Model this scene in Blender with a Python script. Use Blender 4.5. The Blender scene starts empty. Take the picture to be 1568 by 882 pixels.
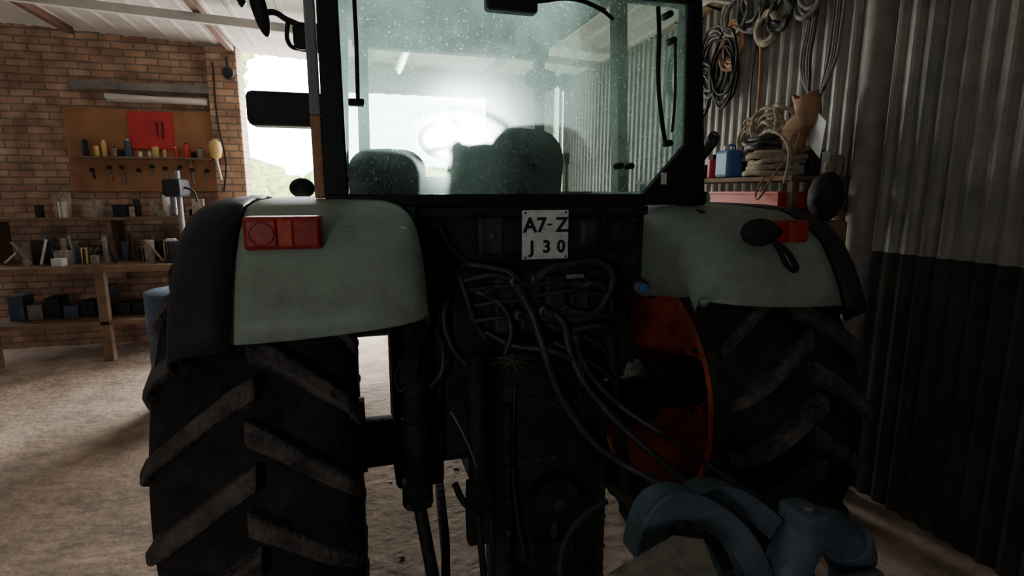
import bpy, bmesh, math, random
from mathutils import Vector, Matrix, Euler
random.seed(7)
scene=bpy.context.scene
col=scene.collection

# ------------------------------------------------------------------ materials
def mat(name,c,rough=.6,metal=0,var=.25,scale=6,bump=.0,bscale=40,c2=None,detail=6,spec=.5,emit=None,dirt=None):
    m=bpy.data.materials.new(name); m.use_nodes=True
    nt=m.node_tree; b=nt.nodes['Principled BSDF']
    b.inputs['Roughness'].default_value=rough; b.inputs['Metallic'].default_value=metal
    b.inputs['Specular IOR Level'].default_value=spec
    tc=nt.nodes.new('ShaderNodeTexCoord')
    n=nt.nodes.new('ShaderNodeTexNoise'); n.inputs['Scale'].default_value=scale; n.inputs['Detail'].default_value=detail
    n.inputs['Roughness'].default_value=.65
    nt.links.new(tc.outputs['Object'],n.inputs['Vector'])
    r=nt.nodes.new('ShaderNodeValToRGB')
    lo=tuple(x*(1-var) for x in c); hi=c2 if c2 else tuple(min(1,x*(1+var)) for x in c)
    r.color_ramp.elements[0].position=.32; r.color_ramp.elements[0].color=(*lo,1)
    r.color_ramp.elements[1].position=.7; r.color_ramp.elements[1].color=(*hi,1)
    nt.links.new(n.outputs['Fac'],r.inputs['Fac']); src=r.outputs['Color']
    if dirt:   # (colour, low, high, scale)
        n3=nt.nodes.new('ShaderNodeTexNoise'); n3.inputs['Scale'].default_value=dirt[3]; n3.inputs['Detail'].default_value=10; n3.inputs['Roughness'].default_value=.75
        nt.links.new(tc.outputs['Object'],n3.inputs['Vector'])
        mr=nt.nodes.new('ShaderNodeMapRange'); mr.inputs['From Min'].default_value=dirt[1]; mr.inputs['From Max'].default_value=dirt[2]; mr.inputs['To Max'].default_value=.8
        nt.links.new(n3.outputs['Fac'],mr.inputs[0])
        mx=nt.nodes.new('ShaderNodeMixRGB'); mx.inputs[2].default_value=(*dirt[0],1)
        nt.links.new(mr.outputs[0],mx.inputs[0]); nt.links.new(src,mx.inputs[1]); src=mx.outputs[0]
    nt.links.new(src,b.inputs['Base Color'])
    if bump:
        n2=nt.nodes.new('ShaderNodeTexNoise'); n2.inputs['Scale'].default_value=bscale; n2.inputs['Detail'].default_value=5
        nt.links.new(tc.outputs['Object'],n2.inputs['Vector'])
        bp=nt.nodes.new('ShaderNodeBump'); bp.inputs['Strength'].default_value=bump; bp.inputs['Distance'].default_value=.02
        nt.links.new(n2.outputs['Fac'],bp.inputs['Height']); nt.links.new(bp.outputs['Normal'],b.inputs['Normal'])
    if emit:
        b.inputs['Emission Color'].default_value=(*emit[0],1); b.inputs['Emission Strength'].default_value=emit[1]
    return m
M={}
M['mint']=mat('mint_paint',(.285,.365,.292),.5,0,.15,4,.06,60,dirt=((.14,.14,.10),.44,.80,7))
M['black']=mat('black_frame',(.008,.009,.011),.55,0,.4,8,spec=.3)
M['rubber_black']=mat('black_plastic',(.022,.022,.026),.65,0,.35,10,.1,50,spec=.3)
M['cast']=mat('greasy_cast_iron',(.009,.009,.010),.7,.0,.6,9,.4,40,c2=(.042,.038,.034),spec=.3)
M['caststeel']=mat('worn_cast_steel',(.022,.021,.021),.6,.0,.6,12,.4,40,c2=(.075,.068,.062),spec=.4)
M['dark']=mat('dark_steel',(.020,.021,.023),.6,.1,.5,10,.2,40,spec=.35)
M['tyre']=mat('tyre_rubber',(.018,.017,.017),.9,0,.4,12,.5,60,c2=(.045,.039,.036),spec=.2)
M['lug']=mat('tyre_lug_rubber',(.045,.040,.039),.9,0,.35,14,.8,50,c2=(.15,.13,.12),spec=.2)
M['rim']=mat('red_rim',(.46,.10,.05),.8,0,.4,8,.1,40,dirt=((.05,.03,.02),.47,.75,10),spec=.1)
M['hose']=mat('hydraulic_hose',(.026,.027,.031),.5,0,.3,20,c2=(.065,.065,.07))
M['fit']=mat('steel_fitting',(.22,.22,.23),.45,.6,.5,20)
M['red_lens']=mat('red_lens',(.34,.016,.014),.35,0,.3,60)
M['orange_lens']=mat('orange_lens',(.50,.045,.016),.35,0,.3,60)
M['plate']=mat('plate_white',(.78,.78,.77),.5,0,.2,30)
M['ink']=mat('plate_ink',(.012,.012,.012),.6)
M['seat']=mat('seat_fabric',(.014,.016,.018),.9,0,.4,20,spec=.1)
M['lining']=mat('cab_lining',(.22,.26,.25),.8,0,.15,5)
M['blue']=mat('slate_blue_paint',(.08,.13,.19),.5,0,.35,9,.25,50,c2=(.14,.205,.27),dirt=((.13,.11,.10),.5,.75,12))
M['dust']=mat('dusty_steel',(.29,.25,.215),.8,0,.35,25,.3,50)
M['soil']=mat('dirt_floor',(.35,.25,.18),.95,0,.4,3,.9,18,c2=(.54,.41,.31))
M['yard']=mat('yard_ground',(.55,.50,.44),.95,0,.15,2)
M['conc']=mat('grey_plaster',(.26,.24,.22),.9,0,.3,4,.3,30)
M['wood']=mat('old_wood',(.20,.12,.07),.8,0,.35,6,.2,30)
M['corr_shaded']=mat('shaded_corrugated_steel',(.055,.050,.047),.8,.1,.4,3,.2,30,spec=.2)  # same steel as the upper wall, shade put into the colour
M['board']=mat('brown_board',(.38,.17,.08),.7,0,.25,4)
M['redp']=mat('red_plastic',(.60,.03,.035),.45,0,.15,10)
M['bluep']=mat('blue_plastic',(.08,.17,.48),.4,0,.2,10)
M['white']=mat('white_plastic',(.72,.70,.66),.5,0,.12,10)
M['yellow']=mat('yellow_plastic',(.65,.45,.15),.5,0,.2,10)
M['rope']=mat('rope_fibre',(.38,.31,.24),.9,0,.35,30,.4,80)
M['straw']=mat('dry_straw',(.14,.12,.08),.9,0,.3,20)
M['bag']=mat('brown_leather',(.34,.18,.10),.8,0,.35,14,.4,30)
M['greyhose']=mat('grey_cable',(.16,.15,.14),.6,0,.3,15)
M['paper']=mat('paper_sheet',(.68,.68,.72),.8,0,.1,5)
M['leaf']=mat('hedge_leaves',(.20,.34,.07),.9,0,.5,5,c2=(.5,.6,.2))
M['pole']=mat('weathered_steel',(.26,.23,.22),.6,.1,.3,8,.2,40)
M['brownbeam']=mat('brown_beam',(.16,.08,.06),.7,0,.2,8)
M['greyblue']=mat('grey_blue_paint',(.06,.09,.14),.6,0,.25,5)

def brickmat():
    m=bpy.data.materials.new('brickwork'); m.use_nodes=True; nt=m.node_tree; b=nt.nodes['Principled BSDF']
    tc=nt.nodes.new('ShaderNodeTexCoord'); sx=nt.nodes.new('ShaderNodeSeparateXYZ'); cx=nt.nodes.new('ShaderNodeCombineXYZ')
    ad=nt.nodes.new('ShaderNodeMath'); ad.operation='ADD'
    nt.links.new(tc.outputs['Object'],sx.inputs[0]); nt.links.new(sx.outputs['X'],ad.inputs[0]); nt.links.new(sx.outputs['Y'],ad.inputs[1])
    nt.links.new(ad.outputs[0],cx.inputs['X']); nt.links.new(sx.outputs['Z'],cx.inputs['Y'])
    nz=nt.nodes.new('ShaderNodeTexNoise'); nz.inputs['Scale'].default_value=9
    mx=nt.nodes.new('ShaderNodeMixRGB'); mx.blend_type='ADD'; mx.inputs[0].default_value=.018
    nt.links.new(cx.outputs[0],mx.inputs[1]); nt.links.new(nz.outputs['Color'],mx.inputs[2])
    br=nt.nodes.new('ShaderNodeTexBrick'); br.inputs['Scale'].default_value=1
    br.inputs['Brick Width'].default_value=.20; br.inputs['Row Height'].default_value=.07; br.inputs['Mortar Size'].default_value=.009
    br.inputs['Mortar Smooth'].default_value=.2
    br.inputs['Color1'].default_value=(.44,.26,.175,1); br.inputs['Color2'].default_value=(.62,.42,.295,1); br.inputs['Mortar'].default_value=(.27,.21,.175,1)
    nt.links.new(mx.outputs[0],br.inputs['Vector'])
    n=nt.nodes.new('ShaderNodeTexNoise'); n.inputs['Scale'].default_value=5; n.inputs['Detail'].default_value=8
    r=nt.nodes.new('ShaderNodeValToRGB'); r.color_ramp.elements[0].color=(.5,.46,.44,1); r.color_ramp.elements[1].color=(1.2,1.16,1.12,1)
    r.color_ramp.elements[0].position=.3; r.color_ramp.elements[1].position=.7
    nt.links.new(tc.outputs['Object'],n.inputs['Vector']); nt.links.new(n.outputs['Fac'],r.inputs[0])
    mu=nt.nodes.new('ShaderNodeMixRGB'); mu.blend_type='MULTIPLY'; mu.inputs[0].default_value=1
    nt.links.new(br.outputs['Color'],mu.inputs[1]); nt.links.new(r.outputs[0],mu.inputs[2])
    nt.links.new(mu.outputs[0],b.inputs['Base Color']); b.inputs['Roughness'].default_value=.9
    bp=nt.nodes.new('ShaderNodeBump'); bp.inputs['Strength'].default_value=.6; bp.inputs['Distance'].default_value=.01; bp.invert=True
    nt.links.new(br.outputs['Fac'],bp.inputs['Height']); nt.links.new(bp.outputs[0],b.inputs['Normal'])
    return m
M['brick']=brickmat()

def glassmat(name,tint,dust,dcol,sc=3,speck=.35,gloss=True,scatter=0):
    m=bpy.data.materials.new(name); m.use_nodes=True; nt=m.node_tree
    for n in list(nt.nodes): nt.nodes.remove(n)
    out=nt.nodes.new('ShaderNodeOutputMaterial')
    tr=nt.nodes.new('ShaderNodeBsdfTransparent'); tr.inputs[0].default_value=(*tint,1)
    base=tr.outputs[0]
    if scatter:   # fine dust film scatters light forward -> haze and glare around bright things
        rf=nt.nodes.new('ShaderNodeBsdfRefraction'); rf.inputs['Color'].default_value=(*tint,1); rf.inputs['Roughness'].default_value=.56; rf.inputs['IOR'].default_value=1.16
        ms=nt.nodes.new('ShaderNodeMixShader'); ms.inputs[0].default_value=scatter
        nt.links.new(tr.outputs[0],ms.inputs[1]); nt.links.new(rf.outputs[0],ms.inputs[2]); base=ms.outputs[0]
    tl=nt.nodes.new('ShaderNodeBsdfTranslucent'); tl.inputs[0].default_value=(*dcol,1)
    df=nt.nodes.new('ShaderNodeBsdfDiffuse'); df.inputs[0].default_value=(*dcol,1)
    md=nt.nodes.new('ShaderNodeMixShader'); md.inputs[0].default_value=.2
    nt.links.new(tl.outputs[0],md.inputs[1]); nt.links.new(df.outputs[0],md.inputs[2])
    tc=nt.nodes.new('ShaderNodeTexCoord')
    n=nt.nodes.new('ShaderNodeTexNoise'); n.inputs['Scale'].default_value=sc; n.inputs['Detail'].default_value=9; n.inputs['Roughness'].default_value=.7
    nt.links.new(tc.outputs['Object'],n.inputs['Vector'])
    mr=nt.nodes.new('ShaderNodeMapRange'); mr.inputs['From Min'].default_value=.3; mr.inputs['From Max'].default_value=.75
    mr.inputs['To Min'].default_value=dust*.35; mr.inputs['To Max'].default_value=dust*1.9
    nt.links.new(n.outputs['Fac'],mr.inputs[0])
    v=nt.nodes.new('ShaderNodeTexNoise'); v.inputs['Scale'].default_value=110; v.inputs['Detail'].default_value=3
    nt.links.new(tc.outputs['Object'],v.inputs['Vector'])
    mv=nt.nodes.new('ShaderNodeMapRange'); mv.inputs['From Min'].default_value=.62; mv.inputs['From Max'].default_value=.70; mv.inputs['To Max'].default_value=speck
    nt.links.new(v.outputs['Fac'],mv.inputs[0])
    ad=nt.nodes.new('ShaderNodeMath'); ad.operation='ADD'; ad.use_clamp=True
    nt.links.new(mr.outputs[0],ad.inputs[0]); nt.links.new(mv.outputs[0],ad.inputs[1])
    m1=nt.nodes.new('ShaderNodeMixShader'); nt.links.new(ad.outputs[0],m1.inputs[0])
    nt.links.new(base,m1.inputs[1]); nt.links.new(md.outputs[0],m1.inputs[2])
    if gloss:
        gl=nt.nodes.new('ShaderNodeBsdfGlossy'); gl.inputs['Roughness'].default_value=.05
        fr=nt.nodes.new('ShaderNodeFresnel'); fr.inputs[0].default_value=1.3
        m2=nt.nodes.new('ShaderNodeMixShader'); nt.links.new(fr.outputs[0],m2.inputs[0])
        nt.links.new(m1.outputs[0],m2.inputs[1]); nt.links.new(gl.outputs[0],m2.inputs[2])
        nt.links.new(m2.outputs[0],out.inputs[0])
    else: nt.links.new(m1.outputs[0],out.inputs[0])
    return m
M['glass_rear']=glassmat('dusty_rear_glass',(.60,.72,.69),.18,(.62,.93,.86),speck=.42,scatter=.055)
M['glass']=glassmat('cab_glass',(.92,.97,.95),.02,(.8,.95,.9),speck=.05,gloss=False)

def sheetmat(name,c,trans=.0):
    m=mat(name,c,.6,0,.15,4)
    nt=m.node_tree; b=nt.nodes['Principled BSDF']
    if trans:
        out=[n for n in nt.nodes if n.type=='OUTPUT_MATERIAL'][0]
        tl=nt.nodes.new('ShaderNodeBsdfTranslucent'); tl.inputs[0].default_value=(*c,1)
        mx=nt.nodes.new('ShaderNodeMixShader'); mx.inputs[0].default_value=trans
        nt.links.new(b.outputs[0],mx.inputs[1]); nt.links.new(tl.outputs[0],mx.inputs[2]); nt.links.new(mx.outputs[0],out.inputs[0])
    return m
M['sheetw']=sheetmat('white_translucent_sheet',(.66,.68,.64),.14)
M['ceil']=sheetmat('ceiling_sheet',(.64,.62,.59),.0)
M['corr']=mat('corrugated_steel',(.31,.295,.275),.55,.25,.35,3,.1,30)

# ------------------------------------------------------------------ helpers
def empty(name,parent=None):
    e=bpy.data.objects.new(name,None); col.objects.link(e)
    if parent: e.parent=parent
    return e
def obj(name,me,m,parent=None,smooth=False):
    o=bpy.data.objects.new(name,me); col.objects.link(o)
    if m is not None:
        me.materials.append(M[m] if isinstance(m,str) else m)
    if smooth:
        for p in me.polygons: p.use_smooth=True
    if parent: o.parent=parent
    return o
def bev(o,w,seg=2):
    if w>0:
        b=o.modifiers.new('b','BEVEL'); b.width=w; b.segments=seg; b.limit_method='ANGLE'
def box(name,c,s,m,parent=None,bevel=.005,rot=(0,0,0)):
    bm=bmesh.new(); bmesh.ops.create_cube(bm,size=1)
    bmesh.ops.scale(bm,vec=s,verts=bm.verts)
    R_=Euler([math.radians(a) for a in rot]).to_matrix().to_4x4()
    bmesh.ops.transform(bm,matrix=Matrix.Translation(c)@R_,verts=bm.verts)
    me=bpy.data.meshes.new(name); bm.to_mesh(me); bm.free()
    o=obj(name,me,m,parent); bev(o,min(bevel,min(s)*.4)); return o
def bb(name,x0,x1,y0,y1,z0,z1,m,parent=None,bevel=.005):
    return box(name,((x0+x1)/2,(y0+y1)/2,(z0+z1)/2),(abs(x1-x0),abs(y1-y0),abs(z1-z0)),m,parent,bevel)
def cyl(name,p1,p2,r,m,parent=None,r2=None,seg=24,bevel=.003):
    p1=Vector(p1);p2=Vector(p2);d=p2-p1
    bm=bmesh.new(); bmesh.ops.create_cone(bm,cap_ends=True,segments=seg,radius1=r,radius2=r if r2 is None else r2,depth=d.length)
    q=d.to_track_quat('Z','Y').to_matrix().to_4x4()
    bmesh.ops.transform(bm,matrix=Matrix.Translation((p1+p2)/2)@q,verts=bm.verts)
    me=bpy.data.meshes.new(name); bm.to_mesh(me); bm.free()
    o=obj(name,me,m,parent,True); bev(o,min(bevel,r*.3)); 
    return o
def tube(name,pts,r,m,parent=None,cyclic=False,res=8,bez=True):
    cu=bpy.data.curves.new(name,'CURVE'); cu.dimensions='3D'; cu.bevel_depth=r; cu.bevel_resolution=3; cu.resolution_u=res; cu.use_fill_caps=True
    s=cu.splines.new('BEZIER'); s.bezier_points.add(len(pts)-1)
    for bp,p in zip(s.bezier_points,pts):
        bp.co=p; bp.handle_left_type='AUTO'; bp.handle_right_type='AUTO'
    s.use_cyclic_u=cyclic
    cu.materials.append(M[m]); o=bpy.data.objects.new(name,cu); col.objects.link(o)
    if parent: o.parent=parent
    return o
def poly(name,pts,thick,m,parent=None,bevel=.0,d=None):
    bm=bmesh.new(); vs=[bm.verts.new(p) for p in pts]; f=bm.faces.new(vs); f.normal_update()
    n=Vector(d).normalized() if d else f.normal.copy()
    r=bmesh.ops.extrude_face_region(bm,geom=[f]); vv=[g for g in r['geom'] if isinstance(g,bmesh.types.BMVert)]
    bmesh.ops.translate(bm,vec=n*thick,verts=vv); bmesh.ops.recalc_face_normals(bm,faces=bm.faces)
    me=bpy.data.meshes.new(name); bm.to_mesh(me); bm.free()
    o=obj(name,me,m,parent); bev(o,bevel); return o
def pane(name,pts,m,parent):
    me=bpy.data.meshes.new(name); me.from_pydata([tuple(p) for p in pts],[],[tuple(range(len(pts)))]); me.update()
    return obj(name,me,m,parent)
def grid(name,rows,m,parent=None,smooth=True,solid=0,closed_u=False,closed_v=False):
    bm=bmesh.new(); V=[[bm.verts.new(p) for p in r] for r in rows]
    nr=len(V);nc=len(V[0])
    for i in range(nr if closed_v else nr-1):
        for j in range(nc if closed_u else nc-1):
            bm.faces.new((V[i][j],V[i][(j+1)%nc],V[(i+1)%nr][(j+1)%nc],V[(i+1)%nr][j]))
    bmesh.ops.recalc_face_normals(bm,faces=bm.faces)
    me=bpy.data.meshes.new(name); bm.to_mesh(me); bm.free()
    o=obj(name,me,m,parent,smooth)
    if solid:
        s=o.modifiers.new('s','SOLIDIFY'); s.thickness=solid; s.offset=0
    return o
def lathe(name,prof,c,axis,m,parent=None,seg=48,smooth=True):
    rows=[]
    for i in range(seg):
        a=2*math.pi*i/seg; r=[]
        for t,rad in prof:
            u=rad*math.cos(a); v=rad*math.sin(a)
            if axis=='x': r.append((c[0]+t,c[1]+u,c[2]+v))
            elif axis=='y': r.append((c[0]+u,c[1]+t,c[2]+v))
            else: r.append((c[0]+u,c[1]+v,c[2]+t))
        rows.append(r)
    return grid(name,rows,m,parent,smooth,closed_v=True)
def band(name,pts,w,t,m,parent=None,bevel=.006,wdir=(0,1,0)):
    P=[Vector(p) for p in pts]; W=Vector(wdir).normalized(); rows=[]
    for i,p in enumerate(P):
        a=P[max(i-1,0)];b=P[min(i+1,len(P)-1)]; T_=(b-a).normalized(); N_=T_.cross(W).normalized()
        rows.append([p+N_*t/2+W*w/2,p+N_*t/2-W*w/2,p-N_*t/2-W*w/2,p-N_*t/2+W*w/2])
    bm=bmesh.new(); V=[[bm.verts.new(q) for q in r] for r in rows]
    for i in range(len(V)-1):
        for j in range(4): bm.faces.new((V[i][j],V[i][(j+1)%4],V[i+1][(j+1)%4],V[i+1][j]))
    bm.faces.new(V[0]); bm.faces.new(V[-1][::-1]); bmesh.ops.recalc_face_normals(bm,faces=bm.faces)
    me=bpy.data.meshes.new(name); bm.to_mesh(me); bm.free()
    o=obj(name,me,m,parent); bev(o,bevel); return o
def ring(cx,cy,cz,r,n=20,plane='yz',jit=0,sq=1):
    out=[]
    for i in range(n):
        a=2*math.pi*i/n; u=r*math.cos(a)*(1+random.uniform(-jit,jit)); v=r*sq*math.sin(a)*(1+random.uniform(-jit,jit)); w=random.uniform(-jit,jit)*.15
        if plane=='yz': out.append((cx+w,cy+u,cz+v))
        elif plane=='xy': out.append((cx+u,cy+v,cz+w))
        else: out.append((cx+u,cy+w,cz+v))
    return out
def smoothpts(pts,k=4):
    P=[Vector(p) for p in pts]; out=[]
    for i in range(len(P)-1):
        p0=P[max(i-1,0)];p1=P[i];p2=P[i+1];p3=P[min(i+2,len(P)-1)]
        for j in range(k):
            t=j/k
            out.append(.5*((2*p1)+(p2-p0)*t+(2*p0-5*p1+4*p2-p3)*t*t+(3*p1-p0-3*p2+p3)*t**3))
    out.append(P[-1]); return out

# ------------------------------------------------------------------ building shell
XR=1.97; XL=-4.4; YF=4.57; YB=-4.6
def ceilz(x): return 3.03-.045*x
def corr(name,fixed,a0,a1,z0,z1,m,axis,per=.085,amp=.012):
    rows=[[],[]]; n=int((a1-a0)/(per/6))
    for i in range(n+1):
        t=a0+(a1-a0)*i/n
        o=amp*max(-1,min(1,1.5*math.sin(2*math.pi*t/per)))
        for k,z in enumerate((z0,z1)):
            rows[k].append((fixed+o,t,z) if axis=='y' else (t,fixed+o,z))
    return grid(name,rows,m,None,False,solid=.004)
bb('floor',XL-.2,XR+.2,YB-.2,YF+.2,-.1,0,'soil',None,0)
bb('yard_ground',-30,30,YF+.2,45,-.12,-.02,'yard',None,0)
corr('wall_right',XR+.015,YB,YF,1.26,3.2,'corr','y')
corr('wall_right_lower',XR+.008,YB,YF,0,1.30,'corr_shaded','y')  # dark lower strip stands in for shade on the wall
bb('wall_left',XL-.2,XL,YB,YF,0,3.4,'conc',None,0)
bb('wall_front',XL,-1.97,YF+.05,YF+.3,0,3.3,'brick',None,0)
bb('wall_front_pier',-1.97,-1.68,YF-.06,YF+.3,0,ceilz(-1.7)-.03,'brick',None,.01)
corr('wall_front_panel',YF+.1,1.02,XR,0,3.1,'sheetw','x',per=.19,amp=.02)
corr('wall_front_header',YF+.1,-.82,1.02,2.70,3.1,'sheetw','x',per=.19,amp=.02)
e=empty('gate_frame')
for i,x in enumerate((1.0,1.30,1.62,1.94)): bb('upright_%d'%i,x,x+.035,YF+.02,YF+.07,0,2.9,'pole',e,.003)
WX0,WX1,WZ0,WZ1=-3.0,-2.3,1.35,2.0  # unseen opening added to the back wall, sized to light the fenders
bb('wall_back',XL,WX0,YB-.2,YB,0,3.4,'conc',None,0)
bb('wall_back.001',WX1,XR,YB-.2,YB,0,3.1,'conc',None,0)
bb('wall_back.002',WX0,WX1,YB-.2,YB,0,WZ0,'conc',None,0)
bb('wall_back.003',WX0,WX1,YB-.2,YB,WZ1,3.3,'conc',None,0)
rows=[[],[]]; n=330
for i in range(n+1):
    x=XL-.1+(XR-XL+.25)*i/n; o=.010 if (i%10)<2 else 0
    rows[0].append((x,YB-.1,ceilz(x)-o)); rows[1].append((x,YF+.28,ceilz(x)-o))
grid('ceiling',rows,'ceil',None,False,solid=.03)
cb=empty('ceiling_beams')
for i,x in enumerate((-1.72,-3.1,-.35,.95)):
    bb('beam_%d'%i,x-.03,x+.03,YB,YF-.1,ceilz(x)-.09,ceilz(x)-.03,'brownbeam' if i<2 else 'lining',cb)
for i,y in enumerate((1.2,3.2)):
    box('purlin_%d'%i,(-1.2,y,ceilz(-1.2)-.13),(6.0,.05,.07),'ceil',cb,.004,rot=(0,math.degrees(math.atan(.045)),0))
def fluo(name,x,y,z,L):
    e=empty(name); bb('housing',x-.05,x+.05,y-L/2,y+L/2,z,z+.05,'white',e,.01)
    lens=mat('tube_glass',(.8,.8,.78),.3,emit=((1,.97,.9),14.0))
    cyl('tube',(x,y-L/2+.03,z-.02),(x,y+L/2-.03,z-.02),.017,lens,e)
    return e
fluo('fluorescent_lamp',-.03,4.0,ceilz(0)-.12,.9)

def blob(name,c,r,n=3,amp=.25):
    bm=bmesh.new(); bmesh.ops.create_icosphere(bm,subdivisions=n,radius=1)
    for v in bm.verts:
        k=1+random.uniform(-amp,amp); v.co=Vector((c[0]+v.co.x*r[0]*k,c[1]+v.co.y*r[1]*k,c[2]+v.co.z*r[2]*k))
    me=bpy.data.meshes.new(name); bm.to_mesh(me); bm.free(); return me
hd=empty('garden_hedge')
for i in range(9):
    x=-13+i*3.0; obj('bush_%d'%i,blob('bush',(x,17+random.uniform(-1,1),.9),(2.2,1.5,1.1+random.uniform(0,.6)),4,.14),'leaf',hd)
tr=empty('yard_tree'); cyl('trunk',(-5.6,13,0),(-5.4,13,3),.18,'wood',tr)
for i in range(5):
    obj('crown_%d'%i,blob('c',(-5.6+random.uniform(-1.4,1.4),13+random.uniform(-1,1),4.2+random.uniform(-.8,1)),(1.3,1.3,1.0),4,.16),'leaf',tr)

# ------------------------------------------------------------------ tractor
T=empty('tractor')
R=.77; ZC=.762; KX=1.10
def wheel(nm,cx,inner):
    W=empty(nm,T)
    prof=[(-.185,.47),(-.215,.52),(-.226,.60),(-.215,.67),(-.175,.705),(-.09,.72),(0,.725),(.09,.72),(.175,.705),(.215,.67),(.226,.60),(.215,.52),(.185,.47)]
    lathe('tyre',[(a*KX,b) for a,b in prof],(cx,0,ZC),'x','tyre',W,96)
    bm=bmesh.new(); N=22
    st=[(-.012,.762,0),(.05,.762,.055),(.11,.757,.12),(.165,.747,.18),(.205,.728,.225),(.228,.685,.262),(.232,.63,.285)]
    for side in (-1,1):
        for k in range(N):
            a0=math.pi+2*math.pi*(k+(.5 if side>0 else 0))/N+.05
            secs=[]
            for i,(x,rt,da) in enumerate(st):
                hw=(.030-.002*i)/rt; hb=hw*1.45; rb=rt-.06 if i<5 else rt-.05
                xb=x if i<5 else x-.03
                s=[]
                for (da2,rr,xx) in ((-hw,rt,x),(hw,rt,x),(hb,rb,xb),(-hb,rb,xb)):
                    a=a0+da+da2
                    s.append(bm.verts.new((cx+side*xx*KX,rr*math.cos(a),ZC+rr*math.sin(a))))
                secs.append(s)
            for i in range(len(secs)-1):
                for j in range(4): bm.faces.new((secs[i][j],secs[i][(j+1)%4],secs[i+1][(j+1)%4],secs[i+1][j]))
            bm.faces.new(secs[0]); bm.faces.new(secs[-1][::-1])
    bmesh.ops.recalc_face_normals(bm,faces=bm.faces)
    me=bpy.data.meshes.new('lugs'); bm.to_mesh(me); bm.free()
    o=obj('tread_lugs',me,'lug',W); bev(o,.009)
    s=-inner
    rp=[(-.225,.50),(-.22,.475),(-.18,.455),(-.10,.43),(.04,.42),(.055,.40),(.085,.30),(.09,.24),(.05,.19),(.04,.12),(.04,0.001)]
    o=lathe('rim',[(s*a,b) for a,b in rp],(cx,0,ZC),'x','rim',W,64); sd=o.modifiers.new('s','SOLIDIFY'); sd.thickness=.01
    lathe('rim_outer_flange',[(s*a,b) for a,b in ((.04,.42),(.14,.44),(.19,.465),(.225,.50))],(cx,0,ZC),'x','rim',W,64)
    for k in range(8):
        a=2*math.pi*k/8
        cyl('wheel_nut_%d'%k,(cx+s*.02,.14*math.cos(a),ZC+.14*math.sin(a)),(cx+s*.06,.14*math.cos(a),ZC+.14*math.sin(a)),.016,'dark',W,seg=6)
    cyl('hub',(cx-s*.18,0,ZC),(cx+s*.10,0,ZC),.11,'cast',W)
    return W
wheel('rear_wheel_left',-.845,1)
wheel('rear_wheel_right',.82,-1)

prof=[(-.735,1.262),(-.715,1.315),(-.68,1.38),(-.63,1.45),(-.56,1.51),(-.47,1.552),(-.44,1.562),(-.3,1.575),(0,1.58),(.35,1.56),(.6,1.48),(.78,1.34),(.86,1.2)]
profR=[(-.735,1.255),(-.715,1.305),(-.68,1.37),(-.63,1.44),(-.56,1.495),(-.47,1.530),(-.44,1.537),(-.3,1.545),(0,1.548),(.35,1.53),(.6,1.46),(.78,1.33),(.86,1.2)]
def fender(nm,xi,xo,s,ext,prof):
    F=empty(nm,T)
    secs=[(xi,.11),(xi+s*.004,.075),(xi+s*.018,.042),(xi+s*.045,.016),(xi+s*.085,.003),(xi+s*.13,0)]+[(xi+(xo-xi)*k,0) for k in (.5,.7,.88)]+[(xo-s*.010,.005),(xo,.02)]
    rows=[]
    for x,drop in secs:
        row=[]
        t=abs((x-xi)/(xo-xi))
        for k,(y,z) in enumerate(prof):
            n=Vector((0,y,z-.75)).normalized()*drop
            lift=(.030*(1-t)**2) if k==0 else (.012*(1-t)**2 if k==1 else 0)
            yy=y-n.y; zz=z-n.z
            if k==0: zz=max(z+.0,zz)+lift
            row.append((x,yy,zz))
        rows.append(row)
    low=[1.292,1.285,1.28,1.27,1.262,1.25,1.245,1.225,1.19,1.17,1.16,1.15,1.1]
    base=rows[0]
    sk=[(xi,p[1],min(p[2],low[i])) for i,p in enumerate(base)]
    rows=[sk]+rows
    grid('fender_shell',rows,'mint',F,True,solid=.006)
    rows=[]
    for k,(dx,dr) in enumerate(((0,.002),(.05,.004),(.10,-.004),(.135,-.03),(.15,-.07),(.15,-.13))):
        row=[]
        for (y,z) in [(-.74,1.245)]+prof[1:]:
            n=Vector((0,y,z-.75)).normalized()*dr
            row.append((xo+s*dx*ext,y+n.y,z+n.z))
        rows.append(row)
    grid('rubber_fender_extension',rows,'rubber_black',F,True,solid=.008)
    return F
FL=fender('fender_left',-.41,-.862,-1,.95,prof)
FR=fender('fender_right',.40,.855,1,.8,profR)
for i,(x,z,w) in enumerate(((-.59,1.502,.022),(-.585,1.496,.012),(-.46,1.506,.018))):
    yq=-.56-(1.51-z)*.8
    box('paint_scrape_%d'%i,(x,yq-.004,z),(w,.003,.003),'white',FL,.001,rot=(25,10,0))
def taillight(nm,x0,x1,y,z0,z1):
    e=empty(nm,T)
    bb('housing',x0-.006,x1+.006,y-.012,y+.07,z0-.006,z1+.006,'red_lens',e,.006)
    bb('bulb_lens_red',x0,x0+(x1-x0)*.425,y-.022,y-.010,z0,z1,'red_lens',e,.005)
    bb('bulb_lens_orange',x0+(x1-x0)*.425,x0+(x1-x0)*.645,y-.021,y-.010,z0,z1,'orange_lens',e,.005)
    bb('reflector',x0+(x1-x0)*.645,x1,y-.022,y-.010,z0,z1,'red_lens',e,.005)
    cx=x0+(x1-x0)*.21
    lathe('lens_ring',[(-.0235,.024),(-.0255,.027),(-.0235,.030)],(cx,y,(z0+z1)/2),'y','red_lens',e,24)
    return e
taillight('tail_light_left',-.832,-.668,-.615,1.468,1.535)
taillight('tail_light_right',.655,.785,-.62,1.445,1.505)

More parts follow.
